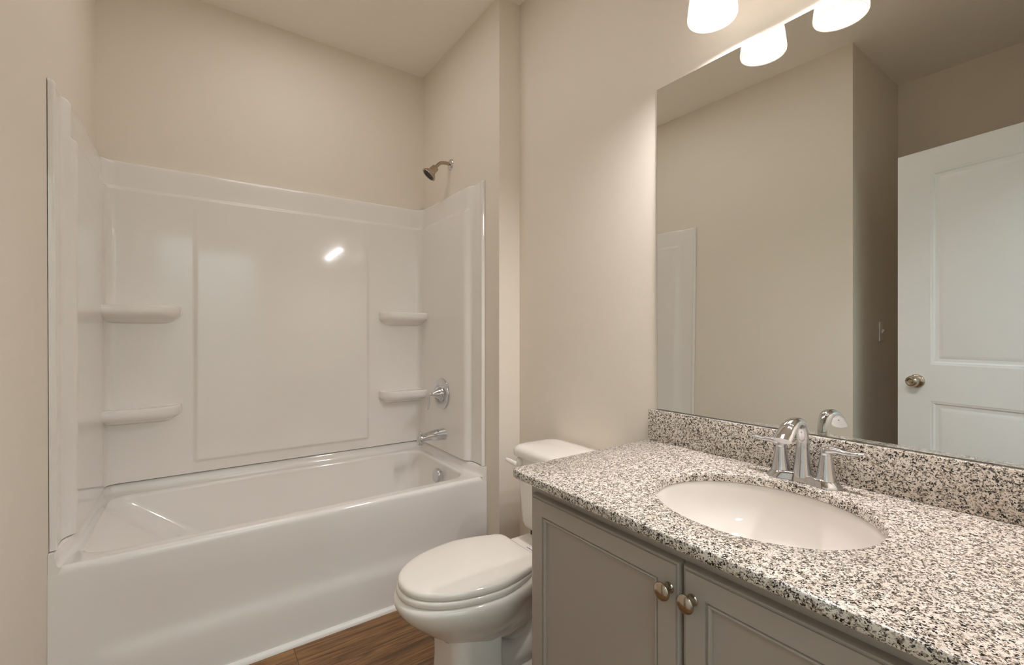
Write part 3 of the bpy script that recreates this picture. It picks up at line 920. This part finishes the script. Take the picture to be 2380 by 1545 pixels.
# base: two round feet joined by a narrow waist
pts0 = []
def base_ring(f, z):
    pts = []
    n = 72
    for k in range(n):
        a = 2 * pi * k / n
        y = 0.081 * sin(a)
        ay = abs(y)
        if ay > 0.051:
            w = 0.030 * sqrt(max(0.0, 1 - ((ay - 0.051) / 0.030) ** 2))
        else:
            w = 0.018 + 0.012 * (0.5 - 0.5 * cos(pi * min(1, ay / 0.051)))
            w = 0.021 + 0.009 * sstep(0.012, 0.05, ay)
        sx = 1 if cos(a) >= 0 else -1
        pts.append(Vector((FX + sx * w * f, FY + y * (0.35 + 0.65 * f) / 1.0, z)))
    return pts
bm = to_bm(loft([base_ring(1.06, C_TOP + 0.0006), base_ring(1.06, C_TOP + 0.002), base_ring(1.0, C_TOP + 0.006), base_ring(0.88, C_TOP + 0.013), base_ring(0.78, C_TOP + 0.018), base_ring(0.70, C_TOP + 0.0195)]))
build('base_plate', bm, M_CHROME, fa, sharp=60)
sb = sweep_bm([(FX, FY, C_TOP + 0.012), (FX - 0.001, FY, C_TOP + 0.045), (FX, FY, C_TOP + 0.085), (FX - 0.003, FY, C_TOP + 0.118), (FX - 0.018, FY, C_TOP + 0.144), (FX - 0.045, FY, C_TOP + 0.150), (FX - 0.072, FY, C_TOP + 0.141), (FX - 0.094, FY, C_TOP + 0.124), (FX - 0.106, FY, C_TOP + 0.113)],
              [(0.0225, 0.0215), (0.0175, 0.0165), (0.0142, 0.0135), (0.0145, 0.0125), (0.0160, 0.0120), (0.0178, 0.0118), (0.0195, 0.0115), (0.0210, 0.0110), (0.0205, 0.0102)], (0, 1, 0), n=32, per=10)
build('spout', sb, M_CHROME, fa, sharp=60)
for sgn in (1, -1):
    hy = FY + sgn * 0.051
    hd = build('handle', lathe_bm([(0, 0.016), (0.0225, 0.016), (0.0205, 0.022), (0.0175, 0.040), (0.0145, 0.060), (0.0125, 0.074), (0.0120, 0.0755), (0.0125, 0.077), (0.0125, 0.082), (0.0115, 0.088), (0.007, 0.092), (0, 0.093)], Matrix.Translation((FX, hy, C_TOP))), M_CHROME, fa)
    build('lever', sweep_bm([(FX + 0.004, hy - sgn * 0.009, C_TOP + 0.082), (FX, hy + sgn * 0.006, C_TOP + 0.087), (FX - 0.002, hy + sgn * 0.024, C_TOP + 0.0895), (FX - 0.004, hy + sgn * 0.044, C_TOP + 0.0885), (FX - 0.005, hy + sgn * 0.062, C_TOP + 0.0905), (FX - 0.005, hy + sgn * 0.078, C_TOP + 0.0945)],
                            [(0.010, 0.008), (0.0120, 0.0100), (0.0105, 0.0078), (0.0105, 0.0064), (0.0105, 0.0054), (0.0045, 0.0020)], (1, 0, 0), n=20), M_CHROME, hd)
build('lift_rod', lathe_bm([(0, 0), (0.0022, 0), (0.0022, 0.055), (0.004, 0.058), (0.005, 0.063), (0.004, 0.068), (0, 0.069)], Matrix.Translation((FX + 0.027, FY, C_TOP + 0.004)), n=16), M_CHROME, fa)

# ------------------------------------------------------------------ wall mirror
mir = thing('wall_mirror', (XR, 0.5, 0.93), 'large frameless wall mirror above the granite backsplash', 'mirror')
MX0, MX1, MY0, MY1, MZ0, MZ1 = XR - 0.006, XR - 0.0005, 0.02, 0.985, 0.9285, 2.020
bm = bmesh.new()
fr = [Vector((MX0, MY0 + 0.0015, MZ0 + 0.0015)), Vector((MX0, MY1 - 0.0015, MZ0 + 0.0015)), Vector((MX0, MY1 - 0.0015, MZ1 - 0.0015)), Vector((MX0, MY0 + 0.0015, MZ1 - 0.0015))]
bm.faces.new([bm.verts.new(p) for p in fr])
build('mirror_glass', bm, M_MIRROR, mir)
rr = [[Vector((x, MY0 + i, MZ0 + i)), Vector((x, MY1 - i, MZ0 + i)), Vector((x, MY1 - i, MZ1 - i)), Vector((x, MY0 + i, MZ1 - i))] for x, i in ((MX0, 0.0015), (MX0 + 0.0015, 0.0), (MX1, 0.0))]
build('glass_edge', to_bm(loft(rr, False, True)), M_MEDGE, mir)

# ------------------------------------------------------------------ vanity light above the mirror
LX, LYS, LZ = 1.1645, (0.699, 0.494, 0.289), 2.047
van = thing('vanity_light', (XR, 0.494, 2.22), 'three shade vanity wall light glowing above the mirror', 'wall light')
build('backplate', box_bm((XR - 0.028, 0.494 - 0.11, 2.195), (XR, 0.494 + 0.11, 2.305), 0.008, 3), M_NICKEL, van)
build('crossbar', sweep_bm([(XR - 0.055, 0.245, 2.25), (XR - 0.055, 0.494, 2.25), (XR - 0.055, 0.743, 2.25)], [(0.009, 0.009)] * 3, (0, 0, 1), n=16), M_NICKEL, van)
build('stem', sweep_bm([(XR - 0.026, 0.494, 2.25), (XR - 0.04, 0.494, 2.25), (XR - 0.055, 0.494, 2.25)], [(0.012, 0.012)] * 3, (0, 0, 1), n=16), M_NICKEL, van)
for ly in LYS:
    arm = build('arm', sweep_bm([(XR - 0.055, ly, 2.25), (XR - 0.090, ly, 2.262), (LX + 0.012, ly, 2.258), (LX, ly, 2.235), (LX, ly, 2.205)], [(0.007, 0.007)] * 5, (0, 1, 0), n=14), M_NICKEL, van)
    build('socket', lathe_bm([(0, 0.064), (0.012, 0.066), (0.024, 0.060), (0.026, 0.045), (0.026, 0.0), (0.018, -0.004), (0, -0.004)], Matrix.Translation((LX, ly, 2.155)), n=28), M_NICKEL, arm)
    prof = [(0.030, 0.135), (0.040, 0.134), (0.048, 0.122), (0.053, 0.095), (0.058, 0.060), (0.062, 0.028), (0.064, 0.010), (0.0635, 0.003), (0.062, 0.0)]
    pin = [(r - 0.004, max(h - (0.004 if h > 0.12 else 0), 0.001)) for r, h in reversed(prof)]
    build('shade', lathe_bm(prof + pin + [prof[0]], Matrix.Translation((LX, ly, LZ)), n=56), M_SHADE, van, sharp=70)
    M = Matrix.Translation((LX, ly, LZ + 0.036))
    bl = [(0.0305 * sin(a), -0.0305 * cos(a)) for a in [pi * k / 14 for k in range(0, 10)]] + [(0.022, 0.030), (0.016, 0.045), (0.014, 0.060), (0.014, 0.075), (0, 0.075)]
    build('bulb', lathe_bm(bl, M, n=32), M_BULB, van, sharp=70)
